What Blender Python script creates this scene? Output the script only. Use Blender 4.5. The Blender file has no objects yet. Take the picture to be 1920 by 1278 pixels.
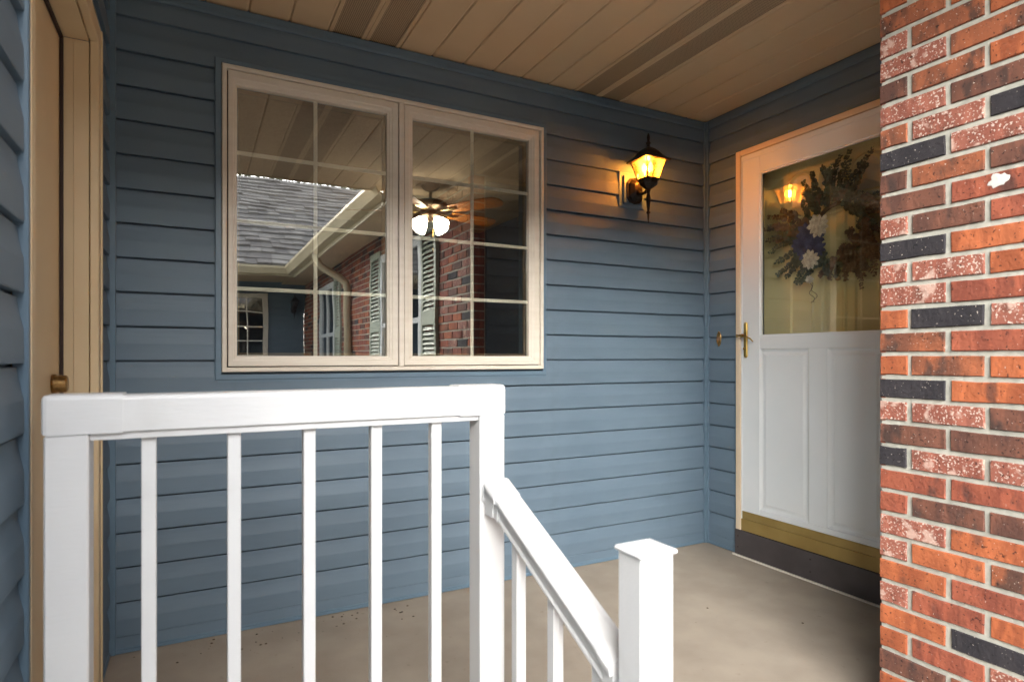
import bpy, bmesh, math, random
from mathutils import Vector, Matrix
from mathutils import noise as mnoise
R = math.radians
rnd = random.Random(11)
sc = bpy.context.scene
COL = sc.collection

# ------------------------------------------------------------------ camera, sky, sun, exposure
cam_d = bpy.data.cameras.new('camera'); cam = bpy.data.objects.new('camera', cam_d); COL.objects.link(cam)
cam.location = (-2.653, -2.623, 1.075)
cam.rotation_euler = (R(90), 0, R(-27.6))
cam_d.sensor_width = 36; cam_d.lens = 1140.1/1920*36
cam_d.shift_y = 30/1920
cam_d.clip_start = .02; cam_d.clip_end = 400
cam_d.dof.use_dof = True; cam_d.dof.focus_distance = 3.0; cam_d.dof.aperture_fstop = 4.5
sc.camera = cam
SUN_EL, SUN_AZ = 21, 203        # azimuth measured clockwise from +y
w = bpy.data.worlds.new('World'); sc.world = w; w.use_nodes = True
nt = w.node_tree; nt.nodes.clear()
sky = nt.nodes.new('ShaderNodeTexSky'); sky.sky_type = 'NISHITA'; sky.sun_disc = False
sky.sun_elevation = R(SUN_EL); sky.sun_rotation = R(SUN_AZ)
sky.air_density = 1.0; sky.dust_density = 3.0; sky.ozone_density = 1.0
hs = nt.nodes.new('ShaderNodeHueSaturation'); hs.inputs['Saturation'].default_value = .30
bg = nt.nodes.new('ShaderNodeBackground'); bg.inputs['Strength'].default_value = .15
wo = nt.nodes.new('ShaderNodeOutputWorld')
nt.links.new(sky.outputs[0], hs.inputs['Color']); nt.links.new(hs.outputs[0], bg.inputs[0]); nt.links.new(bg.outputs[0], wo.inputs[0])
sd = bpy.data.lights.new('sun', 'SUN'); sd.energy = 1.2; sd.angle = R(60); sd.color = (1, .97, .93)
so = bpy.data.objects.new('sun', sd); COL.objects.link(so)
az, el = R(SUN_AZ), R(SUN_EL)
sdir = Vector((math.sin(az)*math.cos(el), math.cos(az)*math.cos(el), math.sin(el)))
so.rotation_euler = sdir.to_track_quat('Z', 'Y').to_euler(); so.location = (-3, -6, 8)
sc.view_settings.view_transform = 'Standard'; sc.view_settings.look = 'None'
sc.view_settings.gamma = 1; sc.view_settings.use_curve_mapping = False
sc.view_settings.exposure = 2.8
sc.render.engine = 'CYCLES'
sc.cycles.max_bounces = 10; sc.cycles.diffuse_bounces = 5; sc.cycles.transparent_max_bounces = 16

# ------------------------------------------------------------------ materials
def srgb(r, g, b):
    f = lambda c: (c/255/12.92 if c/255 <= .04045 else ((c/255+.055)/1.055)**2.4)
    return (f(r), f(g), f(b), 1)
def nn(t, k, **kw):
    n = t.nodes.new(k)
    for a, b in kw.items(): setattr(n, a, b)
    return n
def mat(name, c1, c2=None, rough=.5, scale=8, detail=4, stretch=(1, 1, 1), bump=0, bscale=60, bstretch=(1, 1, 1),
        bdist=.002, metal=0, rnd_obj=0, spec=.5, coat=0, contrast=(.35, .65)):
    m = bpy.data.materials.new(name); m.use_nodes = True; t = m.node_tree; L = t.links
    p = t.nodes['Principled BSDF']
    p.inputs['Base Color'].default_value = c1; p.inputs['Roughness'].default_value = rough
    p.inputs['Metallic'].default_value = metal; p.inputs['Specular IOR Level'].default_value = spec
    p.inputs['Coat Weight'].default_value = coat
    tc = nn(t, 'ShaderNodeTexCoord'); src = tc.outputs['Object']
    if rnd_obj:
        oi = nn(t, 'ShaderNodeObjectInfo'); ml = nn(t, 'ShaderNodeMath', operation='MULTIPLY'); ml.inputs[1].default_value = 37
        L.new(oi.outputs['Random'], ml.inputs[0])
        ad = nn(t, 'ShaderNodeVectorMath', operation='ADD'); L.new(src, ad.inputs[0]); L.new(ml.outputs[0], ad.inputs[1]); src = ad.outputs[0]
    m['src'] = 0
    col = None
    if c2:
        mp = nn(t, 'ShaderNodeMapping'); mp.inputs['Scale'].default_value = stretch; L.new(src, mp.inputs[0])
        nz = nn(t, 'ShaderNodeTexNoise'); nz.inputs['Scale'].default_value = scale; nz.inputs['Detail'].default_value = detail
        L.new(mp.outputs[0], nz.inputs['Vector'])
        rp = nn(t, 'ShaderNodeMapRange'); rp.inputs[1].default_value = contrast[0]; rp.inputs[2].default_value = contrast[1]; L.new(nz.outputs[0], rp.inputs[0])
        mx = nn(t, 'ShaderNodeMix', data_type='RGBA'); mx.inputs[6].default_value = c1; mx.inputs[7].default_value = c2
        L.new(rp.outputs[0], mx.inputs[0]); col = mx.outputs[2]; L.new(col, p.inputs['Base Color'])
    if bump:
        mp = nn(t, 'ShaderNodeMapping'); mp.inputs['Scale'].default_value = bstretch; L.new(src, mp.inputs[0])
        nz = nn(t, 'ShaderNodeTexNoise'); nz.inputs['Scale'].default_value = bscale; nz.inputs['Detail'].default_value = 5
        L.new(mp.outputs[0], nz.inputs['Vector'])
        b = nn(t, 'ShaderNodeBump'); b.inputs['Strength'].default_value = bump; b.inputs['Distance'].default_value = bdist
        L.new(nz.outputs[0], b.inputs['Height']); L.new(b.outputs[0], p.inputs['Normal'])
    return m
def overlay(m, color, scale, lo, hi, stretch=(1, 1, 1), detail=3, rnd_obj=0, voro=False, amount=1):
    """mix a further colour over a material where a noise is high"""
    t = m.node_tree; L = t.links; p = t.nodes['Principled BSDF']
    tc = nn(t, 'ShaderNodeTexCoord'); src = tc.outputs['Object']
    if rnd_obj:
        oi = nn(t, 'ShaderNodeObjectInfo'); ml = nn(t, 'ShaderNodeMath', operation='MULTIPLY'); ml.inputs[1].default_value = 91
        L.new(oi.outputs['Random'], ml.inputs[0]); ad = nn(t, 'ShaderNodeVectorMath', operation='ADD')
        L.new(src, ad.inputs[0]); L.new(ml.outputs[0], ad.inputs[1]); src = ad.outputs[0]
    mp = nn(t, 'ShaderNodeMapping'); mp.inputs['Scale'].default_value = stretch; L.new(src, mp.inputs[0])
    nz = nn(t, 'ShaderNodeTexNoise'); nz.inputs['Scale'].default_value = scale; nz.inputs['Detail'].default_value = detail
    L.new(mp.outputs[0], nz.inputs['Vector'])
    rp = nn(t, 'ShaderNodeMapRange'); rp.inputs[1].default_value = lo; rp.inputs[2].default_value = hi; rp.inputs[4].default_value = amount
    L.new(nz.outputs[0], rp.inputs[0])
    mx = nn(t, 'ShaderNodeMix', data_type='RGBA'); mx.inputs[7].default_value = color
    bc = p.inputs['Base Color']
    if bc.is_linked: L.new(bc.links[0].from_socket, mx.inputs[6])
    else: mx.inputs[6].default_value = bc.default_value
    L.new(rp.outputs[0], mx.inputs[0]); L.new(mx.outputs[2], bc)
    return m
def emis(name, c, s):
    m = bpy.data.materials.new(name); m.use_nodes = True; p = m.node_tree.nodes['Principled BSDF']
    p.inputs['Base Color'].default_value = c; p.inputs['Emission Color'].default_value = c; p.inputs['Emission Strength'].default_value = s
    return m
def glass(name, tint, base, gain, rough=0.0, bump=0):
    """thin architectural glass: clear body, coated reflection that grows with angle"""
    m = bpy.data.materials.new(name); m.use_nodes = True; t = m.node_tree; L = t.links; t.nodes.clear()
    o = nn(t, 'ShaderNodeOutputMaterial'); mx = nn(t, 'ShaderNodeMixShader')
    tr = nn(t, 'ShaderNodeBsdfTransparent'); tr.inputs[0].default_value = tint
    gl = nn(t, 'ShaderNodeBsdfGlossy'); gl.inputs['Roughness'].default_value = rough; gl.inputs[0].default_value = (1, 1, 1, 1)
    fr = nn(t, 'ShaderNodeFresnel'); fr.inputs[0].default_value = 1.5
    ma = nn(t, 'ShaderNodeMath', operation='MULTIPLY_ADD'); ma.inputs[1].default_value = gain; ma.inputs[2].default_value = base; ma.use_clamp = True
    ge = nn(t, 'ShaderNodeNewGeometry'); io = nn(t, 'ShaderNodeMapRange'); io.inputs[3].default_value = 1.5; io.inputs[4].default_value = 1/1.5
    L.new(ge.outputs['Backfacing'], io.inputs[0]); L.new(io.outputs[0], fr.inputs[0])
    L.new(fr.outputs[0], ma.inputs[0]); L.new(ma.outputs[0], mx.inputs[0]); L.new(tr.outputs[0], mx.inputs[1]); L.new(gl.outputs[0], mx.inputs[2])
    if bump:
        tc = nn(t, 'ShaderNodeTexCoord'); nz = nn(t, 'ShaderNodeTexNoise'); nz.inputs['Scale'].default_value = 2.2; L.new(tc.outputs['Object'], nz.inputs[0])
        b = nn(t, 'ShaderNodeBump'); b.inputs['Strength'].default_value = 1; b.inputs['Distance'].default_value = bump
        L.new(nz.outputs[0], b.inputs['Height']); L.new(b.outputs[0], gl.inputs['Normal']); L.new(b.outputs[0], fr.inputs['Normal'])
    L.new(mx.outputs[0], o.inputs[0]); return m

SIDE = mat('blue_vinyl', srgb(102, 121, 137), srgb(95, 114, 130), rough=.55, scale=3, stretch=(1, 1, 4), bump=.25, bscale=30, bstretch=(1, 1, 9), bdist=.0012)
overlay(SIDE, srgb(118, 138, 150), 1.7, .5, .8, amount=.3)
overlay(SIDE, srgb(84, 100, 110), 9, .62, .8, stretch=(1, 1, .5), amount=.3)
TRIMB = mat('blue_trim', srgb(102, 125, 142), srgb(96, 118, 136), rough=.4, scale=4, bump=.1, bscale=40)
TAN = mat('tan_soffit', srgb(214, 188, 152), srgb(207, 181, 145), rough=.5, scale=2, bump=.3, bscale=25, bstretch=(12, 1, 1), bdist=.0006)
overlay(TAN, srgb(186, 160, 126), 5, .6, .85, amount=.35)
VENT = mat('vent_metal', srgb(176, 152, 122), None, rough=.55)
def perforate(m):
    t = m.node_tree; L = t.links; p = t.nodes['Principled BSDF']
    tc = nn(t, 'ShaderNodeTexCoord'); sep = nn(t, 'ShaderNodeSeparateXYZ'); L.new(tc.outputs['Object'], sep.inputs[0])
    ds = []
    for i in (0, 1):
        a = nn(t, 'ShaderNodeMath', operation='MULTIPLY'); a.inputs[1].default_value = 1/.0075; L.new(sep.outputs[i], a.inputs[0])
        f = nn(t, 'ShaderNodeMath', operation='FRACT'); L.new(a.outputs[0], f.inputs[0])
        s = nn(t, 'ShaderNodeMath', operation='SUBTRACT'); s.inputs[1].default_value = .5; L.new(f.outputs[0], s.inputs[0])
        q = nn(t, 'ShaderNodeMath', operation='POWER'); q.inputs[1].default_value = 2; L.new(s.outputs[0], q.inputs[0]); ds.append(q)
    ad = nn(t, 'ShaderNodeMath', operation='ADD'); L.new(ds[0].outputs[0], ad.inputs[0]); L.new(ds[1].outputs[0], ad.inputs[1])
    lt = nn(t, 'ShaderNodeMath', operation='LESS_THAN'); lt.inputs[1].default_value = .075; L.new(ad.outputs[0], lt.inputs[0])
    mx = nn(t, 'ShaderNodeMix', data_type='RGBA'); mx.inputs[6].default_value = p.inputs['Base Color'].default_value; mx.inputs[7].default_value = srgb(38, 30, 24)
    L.new(lt.outputs[0], mx.inputs[0]); L.new(mx.outputs[2], p.inputs['Base Color'])
perforate(VENT)
CREAM = mat('cream_trim', srgb(226, 219, 206), srgb(219, 211, 197), rough=.4, scale=5, stretch=(1, 1, 6), bump=.15, bscale=60, bstretch=(6, 6, 1))
GRILLE = mat('cream_grille', srgb(246, 243, 234), rough=.4)
GASK = mat('dark_gasket', srgb(48, 32, 30), rough=.7)
TANDOOR = mat('tan_paint', srgb(216, 196, 160), srgb(209, 188, 152), rough=.45, scale=3, bump=.1, bscale=50, bstretch=(3, 3, 1))
JAMB = mat('door_jamb_paint', srgb(226, 208, 180), srgb(218, 198, 168), rough=.45, scale=4)
WHITE = mat('white_railing_paint', srgb(228, 230, 231), srgb(223, 225, 227), rough=.32, scale=6, stretch=(1, 1, 1), bump=.4, bscale=26, bstretch=(1, 7, 7), bdist=.0012)
overlay(WHITE, srgb(200, 201, 199), 9, .60, .8, amount=.35)
DOORW = mat('white_door_paint', srgb(228, 232, 233), srgb(223, 228, 229), rough=.35, scale=3, bump=.08, bscale=60, bstretch=(1, 1, 6))
BRASS = mat('brass', srgb(190, 158, 90), srgb(150, 120, 62), rough=.28, metal=1, scale=30)
OLDB = mat('aged_bronze', srgb(178, 144, 92), srgb(118, 90, 56), rough=.34, metal=.9, scale=60)
THRESH = mat('brass_threshold', srgb(168, 142, 82), srgb(150, 124, 68), rough=.45, metal=.35, scale=5)
BRONZE = mat('bronze_riser', srgb(84, 78, 78), srgb(72, 66, 66), rough=.55, scale=6, metal=.2, bump=.1, bscale=40)
BLACK = mat('lantern_iron', srgb(46, 34, 26), srgb(30, 24, 20), rough=.45, metal=.5, scale=60, bump=.3, bscale=200)
CONC = mat('concrete', srgb(166, 155, 140), srgb(153, 142, 128), rough=.85, scale=5, detail=8, bump=.5, bscale=90, bdist=.0015, stretch=(1, 1, 1))
overlay(CONC, srgb(140, 132, 121), 1.6, .52, .7, amount=.5, detail=6)
overlay(CONC, srgb(120, 108, 92), 24, .66, .74, detail=8, amount=.35)
MORTAR = mat('mortar', srgb(184, 183, 172), srgb(164, 163, 153), rough=.95, scale=40, detail=8, bump=.8, bscale=160, bdist=.002)
SPK = srgb(214, 200, 188)
def brickmat(n, a, b, dark, speck, sp_lo, dk_lo=.58):
    m = mat(n, srgb(*a), srgb(*b), rough=.85, scale=16, detail=6, stretch=(1, 1, .4), rnd_obj=1, bump=1, bscale=95, bdist=.003, contrast=(.4, .6))
    overlay(m, srgb(*[min(255, int(c*1.16)) for c in a]), 30, .52, .64, stretch=(1, 1, .3), rnd_obj=1, detail=5, amount=.6)
    overlay(m, srgb(*dark), 17, dk_lo, dk_lo+.10, stretch=(1, 1, .6), rnd_obj=1, detail=9, amount=.9)
    overlay(m, srgb(*[int(c*.36) for c in b]), 120, .62, .68, rnd_obj=1, detail=4, amount=.85)
    overlay(m, SPK, 170, sp_lo, sp_lo+.05, rnd_obj=1, detail=6, amount=.85)
    return m
BR = {
 'R': brickmat('red_brick', (150, 82, 60), (126, 66, 50), (84, 54, 47), SPK, .69, .60),
 'O': brickmat('orange_brick', (168, 94, 58), (146, 78, 48), (100, 62, 48), SPK, .70, .60),
 'D': brickmat('brown_brick', (112, 72, 57), (88, 58, 49), (66, 50, 45), SPK, .68, .54),
 'M': brickmat('mottled_brick', (152, 88, 58), (114, 70, 52), (78, 56, 48), SPK, .66, .52),
 'B': brickmat('black_brick', (48, 45, 49), (40, 38, 43), (32, 31, 35), SPK, .67, .6),
}
m = brickmat('whitened_brick', (148, 90, 74), (132, 76, 62), (110, 70, 58), SPK, .575, .6)
overlay(m, srgb(204, 176, 162), 24, .56, .64, rnd_obj=1, detail=12, amount=.7); BR['S'] = m
PATCH = mat('white_mortar_patch', srgb(206, 205, 200), rough=.9, bump=.8, bscale=120)
WGLASS = glass('window_glass', (.95, .96, .93, 1), .15, 1.3, bump=.0006)
DGLASS = glass('door_glass', (.95, .95, .90, 1), .035, .9, bump=.0004)
PGLASS = glass('far_window_glass', (.25, .3, .32, 1), .10, 1.5)
SHING = mat('grey_shingle', srgb(150, 145, 140), srgb(134, 129, 124), rough=.95, scale=2.3, detail=6, bump=.7, bscale=120, bdist=.003)
overlay(SHING, srgb(112, 106, 102), 6, .55, .7, stretch=(.6, 2, 2), amount=.55)
SHING2 = mat('pale_shingle', srgb(160, 155, 149), srgb(146, 141, 136), rough=.95, scale=5)
SHING3 = mat('dark_shingle', srgb(136, 130, 126), srgb(122, 117, 113), rough=.95, scale=5)
GUT = mat('tan_gutter', srgb(208, 194, 164), srgb(198, 184, 152), rough=.4, scale=3)
SHUT = mat('sage_shutter', srgb(184, 192, 176), srgb(174, 182, 166), rough=.5, scale=4)
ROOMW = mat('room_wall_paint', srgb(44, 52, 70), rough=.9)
ROOMC = mat('room_ceiling_texture', srgb(160, 142, 118), srgb(148, 130, 108), rough=.95, scale=40, bump=1, bscale=60, bdist=.006)
ROOMF = mat('room_carpet', srgb(120, 104, 88), rough=.95)
WOODB = mat('fan_blade_wood', srgb(178, 112, 48), srgb(140, 82, 34), rough=.45, scale=12, stretch=(1, 8, 1))
FANM = mat('fan_bronze', srgb(96, 78, 60), srgb(70, 56, 44), rough=.35, metal=.8, scale=20)
IDOOR = mat('inner_door_paint', srgb(224, 213, 164), srgb(218, 206, 156), rough=.5, scale=3)
LITE = mat('frosted_lite', srgb(214, 206, 190), rough=.3)
BOUNCE = mat('pale_bounce_paving', srgb(190, 186, 178), srgb(174, 170, 162), rough=.9, scale=4, bump=.5, bscale=80)
GRASS = mat('lawn', srgb(88, 104, 54), srgb(66, 84, 42), rough=1, scale=20, bump=1, bscale=80, bdist=.02)
LEAFM = mat('tree_leaf', srgb(84, 108, 50), srgb(60, 84, 38), rough=.7, scale=2)
BARK = mat('bark', srgb(96, 80, 66), srgb(70, 58, 48), rough=.95, scale=12, bump=1, bscale=20, bdist=.02)
EUC = mat('eucalyptus_leaf', srgb(88, 96, 70), srgb(62, 68, 52), rough=.7, scale=20)
EUC2 = mat('brown_leaf', srgb(124, 94, 64), srgb(84, 66, 48), rough=.7, scale=20)
NAVY = mat('navy_petal', srgb(82, 88, 136), srgb(60, 62, 104), rough=.8, scale=30)
GREYF = mat('silver_petal', srgb(236, 234, 228), srgb(190, 186, 178), rough=.75, scale=60)
DEBR = mat('dry_leaf_debris', srgb(92, 68, 40), srgb(50, 38, 28), rough=.9, scale=40)
AMB = bpy.data.materials.new('amber_glass'); AMB.use_nodes = True
t = AMB.node_tree; t.nodes.clear(); o_ = nn(t, 'ShaderNodeOutputMaterial')
m1 = nn(t, 'ShaderNodeMixShader'); m1.inputs[0].default_value = .4; tr_ = nn(t, 'ShaderNodeBsdfTransparent'); tr_.inputs[0].default_value = (1, .52, .12, 1)
tl = nn(t, 'ShaderNodeBsdfTranslucent'); tl.inputs[0].default_value = (.50, .21, .03, 1)
m2 = nn(t, 'ShaderNodeMixShader'); m2.inputs[0].default_value = .06; gl_ = nn(t, 'ShaderNodeBsdfGlossy'); gl_.inputs['Roughness'].default_value = .08
t.links.new(tr_.outputs[0], m1.inputs[1]); t.links.new(tl.outputs[0], m1.inputs[2]); t.links.new(m1.outputs[0], m2.inputs[1]); t.links.new(gl_.outputs[0], m2.inputs[2]); t.links.new(m2.outputs[0], o_.inputs[0])

# ------------------------------------------------------------------ mesh helpers
class MB:
    def __init__(s): s.v = []; s.f = []; s.sm = []
    def add(s, vs, fs, smooth=False):
        n = len(s.v); s.v += [tuple(v) for v in vs]; s.f += [tuple(i+n for i in f) for f in fs]; s.sm += [smooth]*len(fs); return s
    def box(s, a, b, bev=0):
        x0, x1 = sorted((a[0], b[0])); y0, y1 = sorted((a[1], b[1])); z0, z1 = sorted((a[2], b[2]))
        if not bev:
            return s.add([(x0, y0, z0), (x1, y0, z0), (x1, y1, z0), (x0, y1, z0), (x0, y0, z1), (x1, y0, z1), (x1, y1, z1), (x0, y1, z1)],
                  [(3, 2, 1, 0), (4, 5, 6, 7), (0, 1, 5, 4), (1, 2, 6, 5), (2, 3, 7, 6), (3, 0, 4, 7)])
        bm = bmesh.new(); bmesh.ops.create_cube(bm, size=1)
        for v in bm.verts: v.co = Vector(((x0+x1)/2+v.co.x*(x1-x0), (y0+y1)/2+v.co.y*(y1-y0), (z0+z1)/2+v.co.z*(z1-z0)))
        bmesh.ops.bevel(bm, geom=bm.edges[:], offset=bev, segments=2 if bev > .003 else 1, affect='EDGES', profile=.5)
        bm.verts.index_update(); s.add([v.co for v in bm.verts], [[v.index for v in f.verts] for f in bm.faces]); bm.free(); return s
    def prism(s, prof, fn, u0, u1, nseg=1, caps=True, jit=0, smooth=False):
        """closed profile [(d,z)...] swept along u; fn(u,d,z)->xyz"""
        n = len(prof); vs = []
        for i in range(nseg+1):
            u = u0+(u1-u0)*i/nseg
            for d, z in prof:
                j = jit*mnoise.noise(Vector((u*2.3, z*3, d*9+7))) if jit else 0
                vs.append(fn(u, d+j, z+j*.3))
        fs = [(i*n+k, i*n+(k+1) % n, (i+1)*n+(k+1) % n, (i+1)*n+k) for i in range(nseg) for k in range(n)]
        if caps: fs += [tuple(range(n-1, -1, -1)), tuple(nseg*n+k for k in range(n))]
        return s.add(vs, fs, smooth)
    def lathe(s, prof, c, axis='Z', n=16, smooth=True, start=0, sq=False):
        vs = []; c = Vector(c)
        for r, h in prof:
            for k in range(n):
                a = start+2*math.pi*k/n; p = (r*math.cos(a), r*math.sin(a), h)
                if axis == 'X': p = (h, p[0], p[1])
                if axis == 'Y': p = (p[0], h, p[1])
                vs.append(c+Vector(p))
        m = len(prof)
        fs = [(i*n+k, i*n+(k+1) % n, (i+1)*n+(k+1) % n, (i+1)*n+k) for i in range(m-1) for k in range(n)]
        fs += [tuple(range(n-1, -1, -1)), tuple((m-1)*n+k for k in range(n))]
        return s.add(vs, fs, smooth)
    def tube(s, pts, r, n=8, smooth=True):
        pts = [Vector(p) for p in pts]; rs = r if isinstance(r, (list, tuple)) else [r]*len(pts); vs = []
        for i, p in enumerate(pts):
            d = (pts[min(i+1, len(pts)-1)]-pts[max(i-1, 0)]).normalized()
            a = d.cross(Vector((0, 0, 1)) if abs(d.z) < .9 else Vector((1, 0, 0))).normalized(); b = d.cross(a)
            for k in range(n):
                t_ = 2*math.pi*k/n; vs.append(p+(a*math.cos(t_)+b*math.sin(t_))*rs[i])
        fs = [(i*n+k, i*n+(k+1) % n, (i+1)*n+(k+1) % n, (i+1)*n+k) for i in range(len(pts)-1) for k in range(n)]
        fs += [tuple(range(n-1, -1, -1)), tuple((len(pts)-1)*n+k for k in range(n))]
        return s.add(vs, fs, smooth)
    def mesh(s, name, m):
        me = bpy.data.meshes.new(name); me.from_pydata(s.v, [], s.f)
        me.polygons.foreach_set('use_smooth', s.sm); me.materials.append(m)
        bm = bmesh.new(); bm.from_mesh(me); bmesh.ops.recalc_face_normals(bm, faces=bm.faces); bm.to_mesh(me); bm.free()
        me.update(); return me
    def build(s, name, m, parent=None, loc=None):
        return link(name, s.mesh(name, m), parent, loc)
def world_loc(o):
    v = Vector((0, 0, 0))
    while o: v += o.location; o = o.parent
    return v
def link(name, me, parent=None, loc=None):
    o = bpy.data.objects.new(name, me); COL.objects.link(o)
    l = Vector(loc) if loc else Vector((0, 0, 0))
    if parent: o.parent = parent; l = l-world_loc(parent)
    o.location = l; return o
def tag(o, label=None, cat=None, group=None, kind=None):
    if label: o['label'] = label
    if cat: o['category'] = cat
    if group: o['group'] = group
    if kind: o['kind'] = kind
    return o
def thing(name, loc, label, cat, group=None):
    o = bpy.data.objects.new(name, None); COL.objects.link(o); o.location = loc; o.empty_display_size = .1
    return tag(o, label, cat, group)

H = 2.44
# wall frames: u along the wall, d out of the wall towards the porch
A = lambda u, d, z: (u, -d, z)
B = lambda u, d, z: (-d, u, z)
XC = -2.936
Cw = lambda u, d, z: (XC+d, u, z)
PITCH, Z0 = .1252, .0632
PROF = [(0, .0), (.0140, -.001), (.0150, .002), (.0143, .058), (.0135, .063), (.0098, .080), (.0066, .098), (.0045, .1172), (-.009, .1180), (-.009, PITCH+.006), (-.011, PITCH+.006), (-.011, .0)]
pc = {}
def planks(fn, key, spans, root, top=2.392, m=SIDE):
    """spans: (u0,u1,zlo,zhi); cut courses of dutch-lap siding, one plank each"""
    for (u0, u1, zl, zh) in spans:
        k = 0
        while True:
            z = Z0+k*PITCH; k += 1
            if z >= zh-.004: break
            if z+PITCH <= zl+.004: continue
            lo = max(0, zl-z); hi = min(PITCH+.006, zh-z)
            ck = (key, u0, u1, round(lo, 3), round(hi, 3), k % 3)
            if ck not in pc:
                if lo <= .001 and hi >= PITCH: pr = PROF
                else:
                    def dep(zz):
                        P = [(.0145, 0)]+PROF[2:8]
                        for (d0, a0), (d1, a1) in zip(P, P[1:]):
                            if a0 <= zz <= a1: return d0+(d1-d0)*(zz-a0)/max(1e-6, a1-a0)
                        return -.009
                    zs = [lo]+[q for _, q in PROF[2:9] if lo+.002 < q < hi-.0005]+[hi]
                    pr = [(-.002, lo)]+[(dep(q), q) for q in zs]+[(-.002, hi)]
                L_ = abs(u1-u0)
                off = k % 3
                pc[ck] = MB().prism(pr, lambda u, d, zz: fn(u, d, zz), u0, u1, max(1, int(L_/.12)), jit=.0007).mesh('plank', m)
            link('plank', pc[ck], root, (0, 0, z))
def starter(fn, u0, u1, root):
    # bottom partial course with the starter strip below it
    MB().prism([(0, .0215), (.0128, .0215), (.0115, .058), (.003, Z0+.006), (-.002, Z0+.006)], fn, u0, u1, 8, jit=.0006).build('plank', SIDE, root)
    MB().prism([(-.002, .002), (.0165, .002), (.0165, .0135), (.0125, .0150), (.0125, .0212), (-.002, .0212)], fn, u0, u1).build('starter_strip', TRIMB, root)
def frieze(fn, u0, u1, root):
    MB().prism([(-.002, 2.392), (.017, 2.392), (.0185, 2.396), (.0185, 2.408), (.0155, 2.411), (.0155, 2.434), (-.002, 2.434)], fn, u0, u1).build('frieze_trim', TRIMB, root)

# ------------------------------------------------------------------ ground, porch floor, steps
def struct(name, mb, m): return tag(mb.build(name, m), kind='structure')
struct('ground', MB().add([(-60, -60, -.42), (60, -60, -.42), (60, 60, -.42), (-60, 60, -.42)], [(0, 1, 2, 3)]), GRASS)
struct('bounce_paving', MB().box((-9, -9.15, -.416), (-.83, -2.03, -.39), .004), BOUNCE)  # unseen pale slab, added to bounce light up onto the porch walls and ceiling
fl = MB()
nx, ny = 60, 34
x0, x1, y0, y1 = -3.1, .3, -1.41, .02
vs = []
for j in range(ny+1):
    for i in range(nx+1):
        x = x0+(x1-x0)*i/nx; y = y0+(y1-y0)*j/ny
        vs.append((x, y, .0015*mnoise.noise(Vector((x*1.3, y*1.3, 0)))-.0015))
fl.add(vs, [(j*(nx+1)+i, j*(nx+1)+i+1, (j+1)*(nx+1)+i+1, (j+1)*(nx+1)+i) for j in range(ny) for i in range(nx)], True)
fl.box((x0, y0-.005, -.45), (x1, y1, -.006), .004)
struct('porch_floor', fl, CONC)
struct('step', MB().box((-2.12, -1.72, -.43), (-.83, -1.42, -.15), .006), CONC)
struct('step', MB().box((-2.12, -2.02, -.43), (-.83, -1.725, -.29), .006), CONC)

# ------------------------------------------------------------------ wall A with the window
wa = thing('siding_wall', (-1.45, 0, 0), 'blue lap siding wall holding the wide cream grid window and the lit lantern', 'wall', 'blue siding walls round the porch')
MB().box((-3.2, .012, -.4), (-2.50, .14, 3.0)).box((-2.50, .012, -.4), (-1.17, .14, 1.05)).box((-2.50, .012, 2.17), (-1.17, .14, 3.0)).box((-1.17, .012, -.4), (.12, .14, 3.0)).build('sheathing', TRIMB, wa)
WX0, WX1, WZ0, WZ1 = -2.582, -1.098, .985, 2.233
planks(A, 'A', [(-2.903, WX0-.001, WZ0, WZ1), (WX1+.001, -.033, WZ0, WZ1), (-2.903, -.033, 0, WZ0), (-2.903, -.033, WZ1, 2.392)], wa)
starter(A, -2.903, -.033, wa); frieze(A, -2.934, -.016, wa)
MB().box((-.033, -.0225, .001), (-.0005, .003, 2.433), .0015).box((-.0225, -.034, .001), (-.0005, -.0228, 2.433), .0015).build('corner_post', TRIMB, wa)
MB().box((-2.9355, -.0215, .001), (-2.9035, .003, 2.391), .0015).build('corner_post', TRIMB, wa)

def frame_rect(x0, x1, z0, z1, wl, wr, wb, wt, y0, y1, bev=.002):
    """mitre-free rectangular frame in an x/z plane"""
    m = MB()
    m.box((x0, y0, z0), (x0+wl, y1, z1), bev); m.box((x1-wr, y0, z0), (x1, y1, z1), bev)
    m.box((x0+wl, y0, z0), (x1-wr, y1, z0+wb), bev); m.box((x0+wl, y0, z1-wt), (x1-wr, y1, z1), bev)
    return m
def mitre_frame(x0, x1, z0, z1, prof):
    """picture frame with mitred corners; prof = [(inset, y)...] closed outline"""
    m = MB(); n = len(prof); vs = []
    for (cx, cz, sx, sz) in ((x0, z0, 1, 1), (x1, z0, -1, 1), (x1, z1, -1, -1), (x0, z1, 1, -1)):
        for (i, y) in prof: vs.append((cx+sx*i, y, cz+sz*i))
    fs = [(a*n+k, a*n+(k+1) % n, ((a+1) % 4)*n+(k+1) % n, ((a+1) % 4)*n+k) for a in range(4) for k in range(n)]
    return m.add(vs, fs)
win = link('window', mitre_frame(-2.558, -1.117, 1.0165, 2.211, [(0, .003), (0, -.024), (.003, -.0265), (.014, -.0265), (.017, -.024), (.0185, -.008), (.0185, .003)]).mesh('window', CREAM), wa)
win['label'] = 'wide double casement window with cream frame and white grid bars'
mitre_frame(WX0, WX1, WZ0, WZ1, [(0, .003), (0, -.0185), (.004, -.021), (.0215, -.021), (.0215, .003)]).build('outer_trim', TRIMB, win)
MB().box((WX0+.01, -.017, WZ0-.009), (WX1, .002, WZ0-.0005)).build('outer_trim', TRIMB, win)
MB().box((-1.8545, -.0262, 1.035), (-1.8325, .003, 2.193), .0015).build('mullion', CREAM, win)
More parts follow.
